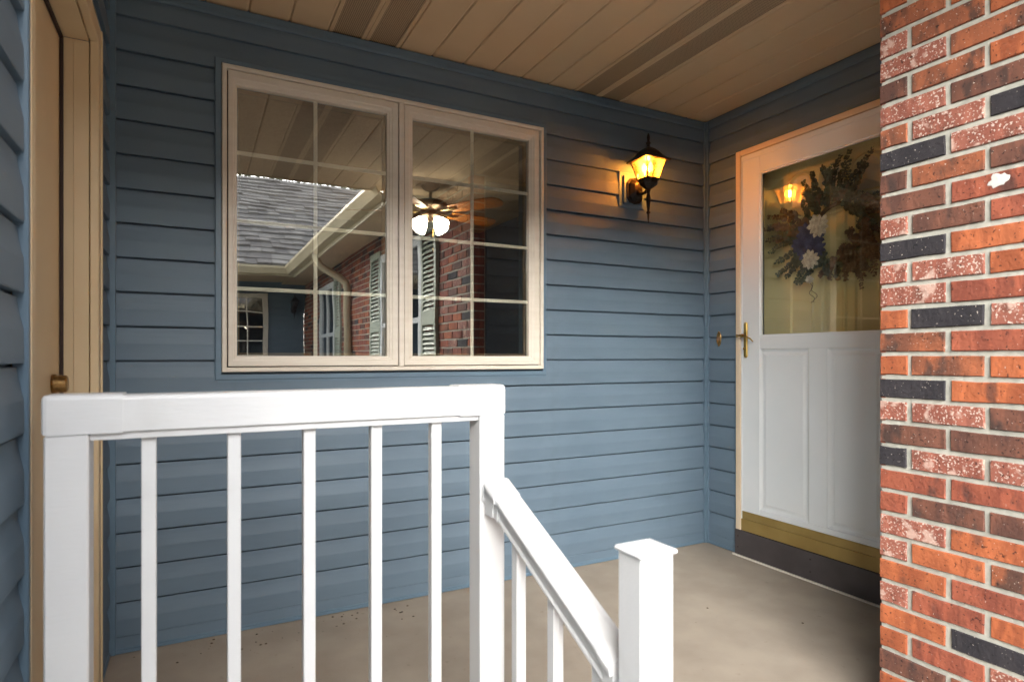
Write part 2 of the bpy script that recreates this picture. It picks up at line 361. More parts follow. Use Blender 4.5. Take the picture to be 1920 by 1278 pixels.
MB().box((-2.545, -.004, 1.03), (-1.13, .06, 1.045)).box((-2.545, -.004, 2.185), (-1.13, .06, 2.2)).box((-2.548, -.004, 1.03), (-2.52, .06, 2.2)).box((-1.15, -.004, 1.03), (-1.128, .06, 2.2)).box((-1.86, 0, 1.04), (-1.825, .06, 2.19)).build('inner_frame', GASK, win)
for (sx0, sx1, gx0, gx1, lab) in ((-2.536, -1.8575, -2.504, -1.905, 'left casement sash reflecting a shingled roof'), (-1.8295, -1.1395, -1.790, -1.1945, 'right casement sash with ceiling fan behind it')):
    z0_, z1_ = 1.0385, 2.1905; wl = gx0-sx0; wr = sx1-gx1; wb = 1.079-z0_; wt = z1_-2.138
    m = MB(); n = 7
    P = [(0, .003), (0, -.0205), (.06, -.0225), (.52, -.0225), (.60, -.0195), (.80, -.0185), (.86, -.0155), (1, -.0150), (1, .012)]
    vs = []
    for (cx, cz, sx, sz, ax, az_) in ((sx0, z0_, 1, 1, wl, wb), (sx1, z0_, -1, 1, wr, wb), (sx1, z1_, -1, -1, wr, wt), (sx0, z1_, 1, -1, wl, wt)):
        for (i, y) in P: vs.append((cx+sx*i*ax, y, cz+sz*i*az_))
    n = len(P)
    m.add(vs, [(a*n+k, a*n+(k+1) % n, ((a+1) % 4)*n+(k+1) % n, ((a+1) % 4)*n+k) for a in range(4) for k in range(n)])
    s_ = m.build('sash', CREAM, win); s_['label'] = lab
    MB().box((gx0-.004, .0, 1.075), (gx1+.004, .0008, 2.142)).build('glass', WGLASS, win)
    cx = (gx0+gx1)/2
    MB().box((cx-.0078, .0015, 1.079), (cx+.0078, .009, 2.138), .001).build('grid_bar', GRILLE, win)
    for zz in (1.345, 1.612, 1.880):
        MB().box((gx0, .0013, zz-.0078), (cx-.0079, .0088, zz+.0078), .001).build('grid_bar', GRILLE, win)
        MB().box((cx+.0079, .0013, zz-.0078), (gx1, .0088, zz+.0078), .001).build('grid_bar', GRILLE, win)
    MB().box((gx0, .020, 1.079), (gx0+.010, .032, 2.138)).box((gx1-.012, .020, 1.079), (gx1, .032, 2.138)).box((gx0+.010, .020, 1.079), (gx1-.012, .032, 1.092)).box((gx0+.010, .020, 2.122), (gx1-.012, .032, 2.138)).build('screen_frame', mat('screen_frame_paint', srgb(120, 104, 84), rough=.5), win)

# ------------------------------------------------------------------ wall B with the entry door
wb_ = thing('siding_wall', (0, -.75, 0), 'narrow blue siding wall framing the white front storm door beside the brick pier', 'wall', 'blue siding walls round the porch')
MB().box((.012, -.262, -.1), (.14, .011, 3)).box((.012, -1.6, -.1), (.14, -1.18, 3)).box((.012, -1.18, 2.16), (.14, -.262, 3)).build('sheathing', TRIMB, wb_)
planks(B, 'B', [(-.2305, -.035, 0, 2.205), (-1.495, -1.215, 0, 2.205), (-1.495, -.035, 2.205, 2.392)], wb_)
starter(B, -.2305, -.035, wb_); starter(B, -1.495, -1.215, wb_); frieze(B, -1.495, -.0365, wb_)
MB().box((-.021, -.2455, .005), (.003, -.2315, 2.2055), .0015).box((-.021, -1.2145, .005), (.003, -1.2005, 2.2055), .0015).box((-.021, -1.2, 2.1905), (.003, -.246, 2.2055), .0015).build('door_trim', TRIMB, wb_)
door = link('storm_door', MB().box((-.0245, -.398, .245), (-.003, -.281, 2.158), .002)
    .box((-.0245, -1.163, .245), (-.003, -1.047, 2.158), .002).box((-.0245, -1.047, 2.041), (-.003, -.398, 2.158), .002)
    .box((-.0245, -1.047, 1.116), (-.003, -.398, 1.184), .002).box((-.0245, -1.047, .245), (-.003, -.398, .2735), .002)
    .box((-.0245, -.784, .2735), (-.003, -.686, 1.116), .0015).mesh('storm_door', DOORW), wb_)
door['label'] = 'white storm door with tall glass and two lower panels'
MB().box((-.033, -.2785, .14), (.003, -.246, 2.1895), .003).box((-.033, -1.1995, .14), (.003, -1.166, 2.1895), .003).box((-.033, -1.166, 2.16), (.003, -.2785, 2.1895), .003).build('door_jamb', JAMB, door)
MB().box((-.028, -.286, .2), (-.0246, -.281, 2.155)).box((-.030, -1.163, 2.128), (-.0246, -.286, 2.155), .001).build('door_edge_strip', DOORW, door)
for (p0, p1) in ((-.685, -.399), (-1.046, -.785)):
    # raised panel inside a bevelled recess
    z0_, z1_ = .2742, 1.1152; m = MB(); P = [(0, -.0225), (.012, -.0165), (.022, -.0165), (.034, -.0205)]
    vs = []
    for (cy, cz, sy, sz) in ((p0, z0_, 1, 1), (p1, z0_, -1, 1), (p1, z1_, -1, -1), (p0, z1_, 1, -1)):
        for (i, x) in P: vs.append((x, cy+sy*i, cz+sz*i))
    n = 4; fs = [(a*n+k, a*n+k+1, ((a+1) % 4)*n+k+1, ((a+1) % 4)*n+k) for a in range(4) for k in range(n-1)]+[(3, 7, 11, 15)]
    m.add(vs, fs).build('door_panel', DOORW, door)
    
MB().box((-.0205, -.406, 1.184), (-.008, -.3985, 2.0405)).box((-.0205, -1.0465, 1.184), (-.008, -1.039, 2.0405)).box((-.0205, -1.039, 1.184), (-.008, -.406, 1.192)).box((-.0205, -1.039, 2.033), (-.008, -.406, 2.0405)).build('glass_bead', DOORW, door)
MB().box((-.0145, -1.042, 1.188), (-.0135, -.403, 2.037)).build('glass', DGLASS, door)
MB().box((-.026, -1.165, .205), (-.004, -.280, .2445), .001).box((-.0285, -1.165, .140), (.003, -.2785, .2045), .002).build('threshold', THRESH, door)
rz = MB().box((-.0335, -1.46, .006), (-.004, -.242, .1385), .001)
rzo = rz.build('riser_plate', BRONZE, door)
for yy in (-.262, -.70):
    for zz in (.045, .105): MB().lathe([(.0001, -.0345), (.004, -.0345), (.004, -.033)], (0, yy, zz), 'X', 8).build('screw', GASK, rzo) if False else MB().lathe([(.004, -.0345), (.004, -.033)], (0, yy, zz), 'X', 8).build('screw', GASK, door)
MB().box((-.043, -1.46, -.003), (-.034, -.23, .006), .001).build('sealant_bead', CREAM, door)
# lever handle
hp = MB()
pts = []
for k in range(25):
    a = math.pi*k/12; 
ez0, ez1, ey0, ey1 = 1.070, 1.262, -.3215, -.2985
out = []
for (cz, s) in ((ez1-.0115, 1), (ez0+.0115, -1)):
    for k in range(7):
        a = math.pi*k/6 if s == 1 else math.pi+math.pi*k/6
        out.append(((ey0+ey1)/2+.0115*math.cos(a), cz+.0115*math.sin(a)))
n = len(out)
vs = [(-.0246, y, z) for y, z in out]+[(-.0290, y, z) for y, z in out]+[(-.0325, (ey0+ey1)/2+(y-(ey0+ey1)/2)*.7, 1.166+(z-1.166)*.965) for y, z in out]
hp.add(vs, [(k, (k+1) % n, n+(k+1) % n, n+k) for k in range(n)]+[(n+k, n+(k+1) % n, 2*n+(k+1) % n, 2*n+k) for k in range(n)]+[tuple(2*n+k for k in range(n))])
hp.lathe([(.008, -.03), (.008, -.05), (.0105, -.052), (.0105, -.060), (.007, -.063)], (0, -.310, 1.188), 'X', 14)
hp.tube([(-.056, -.282, 1.190), (-.058, -.300, 1.190), (-.060, -.325, 1.184), (-.060, -.345, 1.180), (-.058, -.365, 1.172), (-.052, -.379, 1.156)], [.0045, .006, .0055, .0048, .0042, .003], 10)
hp.tube([(-.056, -.284, 1.190), (-.056, -.276, 1.196), (-.056, -.270, 1.190), (-.056, -.275, 1.183), (-.056, -.281, 1.186)], .0034, 8)
hp.lathe([(.0075, -.030), (.0075, -.0405), (.004, -.042)], (0, -.310, 1.121), 'X', 12)
hp.build('lever_handle', BRASS, door)
# inner door and vestibule
inn = link('inner_door', MB().box((.088, -1.26, .14), (.13, -.30, 2.12)).mesh('inner_door', IDOOR), wb_); inn['label'] = 'pale yellow inner door with arched lites behind the storm glass'
MB().box((.003, -.299, .14), (.137, -.285, 2.13)).box((.003, -1.18, .14), (.137, -1.166, 2.13)).box((.003, -1.166, 2.115), (.087, -.299, 2.13)).build('inner_jamb', JAMB, inn)
MB().box((.070, -.334, .15), (.0875, -.326, 2.11)).build('weatherstrip', GASK, inn)
for i in range(4):
    c = -.562-.173*i; hw = .068
    m = MB(); N = 12
    arc = [(c+hw*math.cos(math.pi*k/N), 1.955+hw*.75*math.sin(math.pi*k/N)) for k in range(N+1)]
    o1 = [(c+hw, 1.835)]+arc+[(c-hw, 1.835)]
    o2 = [(c+(y-c)*.80, z-(.010 if z > 1.9 else -.012)) for y, z in o1]
    o0 = [(c+(y-c)*1.16, z+(.014 if z > 1.9 else -.012)) for y, z in o1]
    n = len(o1)
    vs = [(.0875, y, z) for y, z in o0]+[(.076, y, z) for y, z in o1]+[(.0855, y, z) for y, z in o2]
    m.add(vs, [(q*n+k, q*n+(k+1) % n, (q+1)*n+(k+1) % n, (q+1)*n+k) for q in (0, 1) for k in range(n)]).build('lite_frame', IDOOR, inn)
    MB().add([(.0855, y, z) for y, z in o2], [tuple(range(n))]).build('lite', LITE, inn)
    m = MB(); P = [(0, .0875), (.006, .078), (.014, .078), (.022, .086)]
    for (za, zb) in ((1.02, 1.79), (.32, .94)):
        vs = []
        for (cy, cz, sy, sz) in ((c-.072, za, 1, 1), (c+.072, za, -1, 1), (c+.072, zb, -1, -1), (c-.072, zb, 1, -1)):
            for (q, x) in P: vs.append((x, cy+sy*q, cz+sz*q))
        m.add(vs, [(a*4+k, a*4+k+1, ((a+1) % 4)*4+k+1, ((a+1) % 4)*4+k) for a in range(4) for k in range(3)]+[(3, 7, 11, 15)])
    m.build('raised_panel', IDOOR, inn)
MB().lathe([(.013, .087), (.013, .074), (.009, .068), (.004, .066)], (0, -.765, 1.452), 'X', 12).build('viewer', OLDB, inn)

# ------------------------------------------------------------------ wall C with the tan door, camera stands close to it
wc = thing('siding_wall', (XC, -2.2, 0), 'light blue siding wall at the left edge with the recessed tan side door', 'wall', 'blue siding walls round the porch')
MB().box((XC-.16, -.355, -.4), (XC-.012, .011, 3)).box((XC-.16, -2.94, -.4), (XC-.012, -1.222, 3)).box((XC-.16, -1.222, 2.056), (XC-.012, -.355, 3)).build('sheathing', TRIMB, wc)
planks(Cw, 'C', [(-.2875, -.0225, 0, 2.12), (-2.95, -1.2605, 0, 2.12), (-2.95, -.0225, 2.12, 2.392)], wc)
starter(Cw, -.2875, -.0225, wc); frieze(Cw, -2.3, -.0225, wc)
MB().box((XC-.14, -2.972, -.4), (XC+.024, -2.951, 2.43), .001).build('corner_post', TRIMB, wc)
MB().box((XC-.003, -1.2600, .002), (XC+.021, -1.2455, 2.1185), .0015).box((XC-.003, -.3015, .002), (XC+.021, -.2880, 2.1185), .0015).box((XC-.003, -1.2453, 2.1055), (XC+.021, -.3017, 2.1185), .0015).build('door_trim', TRIMB, wc)
sdoor = link('side_door', MB().box((XC-.11, -1.206, .03), (XC-.076, -.377, 2.036)).mesh('side_door', TANDOOR), wc); sdoor['label'] = 'recessed tan side door, edge on'
MB().box((XC-.11, -.370, .002), (XC-.042, -.356, 2.040)).box((XC-.0415, -.371, .002), (XC-.003, -.354, 2.040), .001).box((XC-.001, -.370, .002), (XC+.022, -.302, 2.105), .003)\
    .box((XC-.11, -1.221, .002), (XC-.003, -1.209, 2.040)).box((XC-.001, -1.245, .002), (XC+.022, -1.210, 2.105), .003)\
    .box((XC-.11, -1.209, 2.041), (XC-.003, -.371, 2.054)).box((XC-.001, -1.2098, 2.045), (XC+.022, -.3702, 2.105), .003)\
    .box((XC+.0215, -.318, .002), (XC+.026, -.3025, 2.104), .001).box((XC-.158, -1.9, -.3), (XC-.15, -.2, 2.2)).build('door_jamb', TANDOOR, sdoor)  # last box is no jamb: unseen backing added to stop light leaking in
MB().box((XC-.075, -.3785, .03), (XC-.066, -.3705, 2.039), .001).box((XC-.075, -1.2085, 2.030), (XC-.066, -.3788, 2.0405), .001).build('weatherstrip', GASK, sdoor)
MB().box((XC-.11, -1.208, .002), (XC-.004, -.3715, .028), .003).build('threshold', THRESH, sdoor)
MB().lathe([(.028, XC-.076), (.028, XC-.068), (.0245, XC-.064), (.0245, XC-.044), (.021, XC-.040), (.008, XC-.040)], (0, -.475, .998), 'X', 18).build('deadbolt', OLDB, sdoor)

# ------------------------------------------------------------------ ceiling
ceil = tag(link('porch_ceiling', MB().box((-3.0, -2.30, 2.460), (.2, .003, 2.475)).mesh('porch_ceiling', TAN)), kind='structure')
SP = .1536; XS = -2.154
pcm = {}
i0, i1 = -6, 14
for i in range(i0, i1):
    x = XS+i*SP; vent = i % 8 in (0, 1)
    xa = max(x, -2.935); xb = min(x+SP, -.001)
    if xb <= xa+.01: continue
    key = (vent, round(xb-xa, 3))
    if key not in pcm:
        W_ = xb-xa
        if not vent:
            prof = [(.0, 2.4555), (.0005, 2.4495), (.0060, 2.4405), (W_-.010, 2.4400), (W_-.006, 2.4430), (W_-.0015, 2.4445), (W_-.0008, 2.4555)]
            pcm[key] = [(MB().prism(prof, lambda u, d, z: (d, u, z), -2.298, -.002, 12, jit=.0006).mesh('soffit_board', TAN), 'soffit_board')]
        else:
            a = MB().box((0, -2.298, 2.440), (.018, -.002, 2.455), .002).box((W_-.018, -2.298, 2.440), (W_-.001, -.002, 2.455), .002)
            pcm[key] = [(a.mesh('vent_strip', TAN), 'vent_strip'), (MB().box((.0182, -2.298, 2.4435), (W_-.0182, -.002, 2.450)).mesh('vent_mesh', VENT), None)]
    o = link(pcm[key][0][1], pcm[key][0][0], ceil, (xa, 0, 0))
    if vent: link('vent_screen', pcm[key][1][0], o, (xa, 0, 0))
# the rest of the overhang and the house roof above
struct('fascia', MB().box((-3.3, -2.325, 2.435), (-1.33, -2.302, 2.56), .002), GUT)
struct('porch_roof', MB().add([(-12, -2.36, 2.57), (9, -2.36, 2.57), (9, 6.5, 5.6), (-12, 6.5, 5.6), (-12, -2.36, 2.60), (9, -2.36, 2.60), (9, 6.5, 5.63), (-12, 6.5, 5.63)],
    [(3, 2, 1, 0), (4, 5, 6, 7), (0, 1, 5, 4), (1, 2, 6, 5), (2, 3, 7, 6), (3, 0, 4, 7)]), SHING)
struct('attic_deck', MB().box((-9, .0, 2.50), (9, 6.4, 2.53)).box((-9, -2.34, 2.535), (-2.92, -.01, 2.56)), ROOMW)

# ------------------------------------------------------------------ porch railing
ry0, ry1 = -1.350, -1.2865; rc = (ry0+ry1)/2
rail = thing('porch_railing', (-2.44, rc, 0), 'white metal porch railing with five balusters standing in front of the window wall', 'railing')
MB().box((-2.8785, ry0, -.0), (-2.815, ry1, .941), .003).build('post', WHITE, rail)
MB().box((-2.070, ry0, -.0), (-2.0065, ry1, .941), .003).build('post', WHITE, rail)
def railprof(hw, z0, z1, r):   # rounded top
    p = [(-hw, z0), (-hw, z1-r)]
    for k in range(1, 5): a = math.pi/2*k/4; p.append((-hw+r-r*math.cos(a), z1-r+r*math.sin(a)))
    for k in range(0, 5): a = math.pi/2*(1-k/4); p.append((hw-r+r*math.cos(a), z1-r+r*math.sin(a)))
    return p+[(hw, z0)]
RX = lambda u, d, z: (u, rc+d, z)
MB().prism(railprof(.0315, .9435, 1.0075, .008), RX, -2.77, -2.115, 6, jit=.0004).build('top_rail', WHITE, rail)
MB().box((-2.814, rc-.024, .9290), (-2.0712, rc+.024, .9433), .001).build('rail_insert', WHITE, rail)
for (u0, u1) in ((-2.8815, -2.7646), (-2.1207, -2.0040)):
    m = MB()
    n0 = railprof(.0335, .9415, 1.0105, .009)
    def sl(u, d, z):
        return (u, rc+d, z)
    e = u0 if u0 < -2.5 else u1; s_ = 1 if u0 < -2.5 else -1
    us = [e, e+s_*.003, e+s_*.008, (u1 if s_ > 0 else u0)]
    sc_ = [.86, .96, 1, 1]; vs = []
    for u, k in zip(us, sc_):
        for d, z in n0: vs.append((u, rc+d*k, .976+(z-.976)*k))
    n = len(n0)
    m.add(vs, [(i*n+k, i*n+(k+1) % n, (i+1)*n+(k+1) % n, (i+1)*n+k) for i in range(3) for k in range(n)]+[tuple(range(n)), tuple(3*n+k for k in range(n))])
    m.build('end_sleeve', WHITE, rail)
bme = MB().box((-.0118, rc-.0118, .075), (.0118, rc+.0118, .9291), .0015).mesh('baluster', WHITE)
for x in (-2.7265, -2.584, -2.4436, -2.305, -2.1685): link('baluster', bme, rail, (x, 0, 0))
MB().box((-2.814, rc-.022, .05), (-2.0712, rc+.022, .0745), .002).build('bottom_rail', WHITE, rail)
# stair railing
st = thing('stair_railing', (-2.038, -1.95, -.29), 'short white stair railing sloping down from the porch post to a square capped newel', 'railing')
xm = -2.0385; sl_ = .178/.406
zt = lambda y: .771+(y+1.424)*sl_
def SR(u, d, z): return (xm+d, u, zt(u)+z)
MB().prism([(-.020, -.062), (-.022, -.056), (-.019, -.050), (-.0215, -.020), (-.0305, -.016), (-.0318, -.008), (-.0300, -.003), (-.026, 0), (-.012, .0025), (.012, .0025), (.026, 0), (.0300, -.003), (.0318, -.008), (.0305, -.016), (.0215, -.020), (.019, -.050), (.022, -.056), (.020, -.062)],
    SR, -1.8375, -1.3745, 4).build('sloping_rail', WHITE, st)
for (a, b) in ((-1.425, -1.372), (-1.842, -1.808)):
    MB().prism([(-.0322, -.0185), (-.0336, -.008), (-.0310, -.001), (-.026, .0022), (-.012, .0042), (.012, .0042), (.026, .0022), (.0310, -.001), (.0336, -.008), (.0322, -.0185)], SR, a, b).build('end_sleeve', WHITE, st)
    MB().prism([(-.0242, -.060), (-.0242, -.0205), (.0242, -.0205), (.0242, -.060)], SR, a+.0025, b-.0045, 1).build('side_plate', WHITE, st)
br = MB().lathe([(.026, 0), (.026, -.005), (.020, -.010), (.012, -.016)], (xm-.002, -1.3505, .752), 'Y', 20).box((xm-.0215, -1.376, .722), (xm-.003, -1.352, .752), .003).box((xm-.0265, -1.405, .716), (xm-.0245, -1.366, .764), .0008)
br.build('swivel_bracket', WHITE, st)
for (yy, dz) in ((-1.39, -.032), (-1.40, -.047)):
    MB().lathe([(.0028, -.001), (.0028, .001)], (xm-.0252, yy, zt(yy)+dz), 'X', 8).build('screw', OLDB, st)
MB().box((xm-.02, -1.862, .520), (xm+.02, -1.843, .560), .003).build('swivel_bracket', WHITE, st)
MB().lathe([(.006, -1.862), (.006, -1.850)], (xm-.024, 0, .505), 'Y', 8).build('rusty_bolt', mat('rust', srgb(176, 112, 48), srgb(120, 70, 34), rough=.8, scale=80), st)
for yy in (-1.479, -1.627, -1.775):
    m = MB(); a = .011; zb = -.14 if yy > -1.71 else -.28
    vs = [(xm+sx*a, yy+sy*a, zb+.03) for sx, sy in ((-1, -1), (1, -1), (1, 1), (-1, 1))]+[(xm+sx*a, yy+sy*a, zt(yy+sy*a)-.058) for sx, sy in ((-1, -1), (1, -1), (1, 1), (-1, 1))]
    m.add(vs, [(3, 2, 1, 0), (4, 5, 6, 7), (0, 1, 5, 4), (1, 2, 6, 5), (2, 3, 7, 6), (3, 0, 4, 7)]).build('baluster', WHITE, st)
nw = (-2.0705, -1.9185, -2.0070, -1.863)
MB().box((nw[0], nw[1], -.288), (nw[2], nw[3], .7785), .0025).build('newel_post', WHITE, st)
cm = MB().box((nw[0]-.005, nw[1]-.005, .7765), (nw[2]+.005, nw[3]+.005, .7845), .003)
cx, cy = (nw[0]+nw[2])/2, (nw[1]+nw[3])/2; e = .0335; e2 = .0295
cm.add([(cx-e, cy-e2, .7842), (cx+e, cy-e2, .7842), (cx+e, cy+e2, .7842), (cx-e, cy+e2, .7842), (cx, cy, .796)], [(0, 1, 4), (1, 2, 4), (2, 3, 4), (3, 0, 4)])
cm.build('post_cap', WHITE, st)

# ------------------------------------------------------------------ wall lantern
def lantern(root, lit):
    # local origin: lamp body axis on the wall plane, z absolute relative to root
    def L(name, mb, m, par=root): 
        o = link(name, mb.mesh(name, m)); o.parent = par; return o
    # block + back plate
    L('mounting_block', MB().box((-.088, -.020, -.100), (.082, 0, .090), .004).box((-.066, -.034, -.078), (.060, -.0195, .068), .004), TRIMB)
    bp = MB(); oct_ = [(.034, .095), (.052, .060), (.052, -.060), (.034, -.095), (0, -.108), (-.034, -.095), (-.052, -.060), (-.052, .060), (-.034, .095), (0, .106)]
    oct_ = [(x*.98, z*.66-.012) for x, z in oct_]
    n = len(oct_); vs = []
    for (k, y) in ((1, -.0345), (1, -.042), (.84, -.046), (.80, -.054), (.5, -.072), (.3, -.078)): vs += [(x*k, y, z*k) for x, z in oct_]
    bp.add(vs, [(i*n+k, i*n+(k+1) % n, (i+1)*n+(k+1) % n, (i+1)*n+k) for i in range(5) for k in range(n)]+[tuple(5*n+k for k in range(n))], False)
    L('back_plate', bp, BLACK)
    L('arm', MB().tube([(0, -.07, -.030), (0, -.095, -.040), (0, -.125, -.040), (0, -.15, -.022)], [.014, .010, .009, .010], 10), BLACK)
    c = (0, -.15, 0); S4 = math.pi/4; q2 = math.sqrt(2)
    L('tail', MB().lathe([(.010, -.020), (.013, -.030), (.010, -.042), (.008, -.050), (.0125, -.075), (.012, -.095), (.008, -.125), (.0062, -.142), (.011, -.148), (.011, -.153), (.0055, -.158), (.005, -.175), (.0015, -.203)], c, 'Z', 14), BLACK)
    L('base_cup', MB().lathe([(.012, -.030), (.018, -.026), (.034, -.014), (.048, -.002), (.050, .012), (.052, .018), (.050, .022)], c, 'Z', 8, False, S4/2).lathe([(.036*q2*1.02, .012), (.038*q2*1.02, .022)], c, 'Z', 4, False, S4), BLACK)
    # cage: four corner bars and a lower/upper square ring
    b0, b1 = .039, .064; zb, zt_ = .020, .118
    cg = MB()
    for sx, sy in ((1, 1), (1, -1), (-1, -1), (-1, 1)):
        cg.tube([(sx*b0, -.15+sy*b0, zb), (sx*b1, -.15+sy*b1, zt_)], .0036, 4, False)
    for k in range(4):
        sg = ((1, 1), (1, -1), (-1, -1), (-1, 1)); p, q = sg[k], sg[(k+1) % 4]
        cg.tube([(p[0]*b1, -.15+p[1]*b1, zt_), (q[0]*b1, -.15+q[1]*b1, zt_)], .0035, 4, False)
        cg.tube([(p[0]*b0, -.15+p[1]*b0, zb+.003), (q[0]*b0, -.15+q[1]*b0, zb+.003)], .0035, 4, False)
    L('cage', cg, BLACK)
    for k in range(4):
        sg = ((1, 1), (1, -1), (-1, -1), (-1, 1)); p, q = sg[k], sg[(k+1) % 4]; f = .97
        L('glass_pane', MB().add([(p[0]*b0*f, -.15+p[1]*b0*f, zb), (q[0]*b0*f, -.15+q[1]*b0*f, zb), (q[0]*b1*f, -.15+q[1]*b1*f, zt_), (p[0]*b1*f, -.15+p[1]*b1*f, zt_)], [(0, 1, 2, 3)]), AMB if lit else PGLASS)
    rp_ = [(.080*q2, .114), (.083*q2, .1165), (.081*q2, .120), (.067*q2, .129), (.050*q2, .146), (.038*q2, .164), (.026*q2, .178), (.014*q2, .187), (.006*q2, .190)]
    L('roof', MB().lathe(rp_, c, 'Z', 4, False, S4), BLACK)
    L('finial', MB().lathe([(.008, .186), (.011, .192), (.007, .199), (.0125, .208), (.012, .213), (.006, .219), (.007, .228), (.0085, .240), (.006, .252), (.003, .262)], c, 'Z', 12), BLACK)
    if lit:
        bm_ = emis('lantern_bulb_glow', (1, .66, .26, 1), 5)
        for a in (R(20), R(140), R(260)):
            x, y = .022*math.cos(a), -.15+.022*math.sin(a)
            L('bulb', MB().lathe([(.002, .108), (.007, .100), (.0115, .088), (.0125, .078), (.009, .064), (.006, .058)], (x, y, 0), 'Z', 12), bm_)
            L('candle', MB().lathe([(.007, .024), (.007, .058)], (x, y, 0), 'Z', 10), CREAM)
lan = thing('wall_lantern', (-.56, 0, 1.975), 'lit black carriage lantern with amber glass on the blue wall right of the window', 'lamp')
lantern(lan, True)
ld = bpy.data.lights.new('lantern_light', 'POINT'); ld.energy = 3.6; ld.color = (1, .60, .26); ld.shadow_soft_size = .02
lo_ = bpy.data.objects.new('lantern_light', ld); COL.objects.link(lo_); lo_.location = (0, -.15, .084); lo_.parent = lan

# ------------------------------------------------------------------ doorbell
db = thing('doorbell', (-.016, -.112, 1.178), 'small oval antique brass doorbell on the siding left of the white door', 'doorbell')
m = MB(); n = 20; ov = [(math.cos(2*math.pi*k/n)*.0175, math.sin(2*math.pi*k/n)*.041) for k in range(n)]
vs = []
for k_, x in ((1, -.002), (1, -.004), (.86, -.007), (.62, -.008), (.5, -.0055)): vs += [(-.0135+x, -.112+a*k_, 1.178+b*(k_ if k_ > .8 else k_*.7)) for a, b in ov]
m.add(vs, [(i*n+k, i*n+(k+1) % n, (i+1)*n+(k+1) % n, (i+1)*n+k) for i in range(4) for k in range(n)]+[tuple(4*n+k for k in range(n))])
m.lathe([(.003, -.0155), (.006, -.018), (.003, -.0215)], (0, -.112, 1.216), 'X', 8).lathe([(.003, -.0155), (.006, -.018), (.003, -.0215)], (0, -.112, 1.140), 'X', 8)
m.build('plate', OLDB, db)
MB().lathe([(.010, -.019), (.010, -.023), (.007, -.025), (.002, -.0255)], (0, -.112, 1.178), 'X', 14).build('button', mat('bell_button', srgb(170, 130, 96), rough=.4), db)

# ------------------------------------------------------------------ wreath on the inner door
wr = thing('door_wreath', (.06, -.70, 1.68), 'eucalyptus wreath with navy and silver flowers hanging behind the front door glass', 'wreath')
def leafspray(p0, p1, bend, nl, ls, m, thick=1.0, pairs=True, droop=0):
    mb = MB(); p0 = Vector(p0); p1 = Vector(p1); mid = (p0+p1)/2+Vector(bend)
    pts = [(1-t_)**2*p0+2*t_*(1-t_)*mid+t_**2*p1 for t_ in [k/10 for k in range(11)]]
    mb.tube(pts, [.0018-.0001*k for k in range(11)], 4)
    for k in range(nl):
        t_ = .08+.92*k/nl; P_ = (1-t_)**2*p0+2*t_*(1-t_)*mid+t_**2*p1
        T = (2*(1-t_)*(mid-p0)+2*t_*(p1-mid)).normalized()
        for s_ in (-1, 1):
            ang = rnd.uniform(.7, 1.3)*s_
            side = Matrix.Rotation(ang, 3, Vector((1, 0, 0))) @ T
            side = (side+Vector((rnd.uniform(-.5, .3), 0, -droop))).normalized()
            nrm = Vector((1, rnd.uniform(-.7, .7), rnd.uniform(-.7, .7))).normalized(); wv = side.cross(nrm).normalized()
            l = ls*rnd.uniform(.7, 1.2)*(1-.45*t_); ww = l*.42*thick
            b = P_
            mb.add([b, b+side*l*.3+wv*ww*.8, b+side*l*.7+wv*ww*.8, b+side*l, b+side*l*.7-wv*ww*.8, b+side*l*.3-wv*ww*.8, b+side*l*.5+nrm*l*.08], [(0, 1, 6), (1, 2, 6), (2, 3, 6), (3, 4, 6), (4, 5, 6), (5, 0, 6)])
    return mb.build('leaf_spray', m, wr)
WX = .050
c0 = Vector((WX, -.775, 1.665))
# ring of twigs
MB().tube([(WX+.012, c0.y+.125*math.cos(a), c0.z+.14*math.sin(a)) for a in [2*math.pi*k/24 for k in range(25)]], .010, 6).build('twig_ring', EUC2, wr)
V = lambda y, z: (WX+rnd.uniform(-.02, .005), y, z)
SPR = [((-.70, 1.80), (-.60, 1.955), EUC), ((-.72, 1.80), (-.655, 1.99), EUC), ((-.74, 1.80), (-.705, 2.00), EUC), ((-.76, 1.80), (-.80, 2.035), EUC), ((-.78, 1.80), (-.85, 2.04), EUC), ((-.80, 1.81), (-.955, 2.02), EUC),
    ((-.82, 1.80), (-.94, 1.95), EUC), ((-.70, 1.78), (-.60, 1.90), EUC), ((-.70, 1.77), (-.63, 1.87), EUC),
    ((-.62, 1.74), (-.39, 1.815), EUC2), ((-.60, 1.72), (-.35, 1.755), EUC2), ((-.60, 1.70), (-.42, 1.70), EUC), ((-.60, 1.66), (-.40, 1.62), EUC), ((-.62, 1.64), (-.42, 1.57), EUC), ((-.62, 1.60), (-.44, 1.50), EUC), ((-.62, 1.58), (-.50, 1.48), EUC), ((-.60, 1.78), (-.47, 1.84), EUC2), ((-.66, 1.56), (-.57, 1.44), EUC),
    ((-.78, 1.56), (-.75, 1.44), EUC2), ((-.84, 1.58), (-.84, 1.43), EUC2), ((-.88, 1.60), (-.905, 1.38), EUC2), ((-.92, 1.62), (-.97, 1.43), EUC2), ((-.90, 1.66), (-1.02, 1.50), EUC2), ((-.90, 1.70), (-1.02, 1.62), EUC2), ((-.88, 1.74), (-1.02, 1.72), EUC2), ((-.86, 1.78), (-1.0, 1.80), EUC), ((-.84, 1.58), (-.93, 1.47), EUC2), ((-.80, 1.56), (-.89, 1.44), EUC2),
    ((-.88, 1.70), (-.96, 1.58), EUC), ((-.86, 1.64), (-.95, 1.55), EUC2), ((-.86, 1.76), (-.97, 1.66), EUC), ((-.9, 1.62), (-1.0, 1.55), EUC2), ((-.84, 1.78), (-.93, 1.74), EUC)]
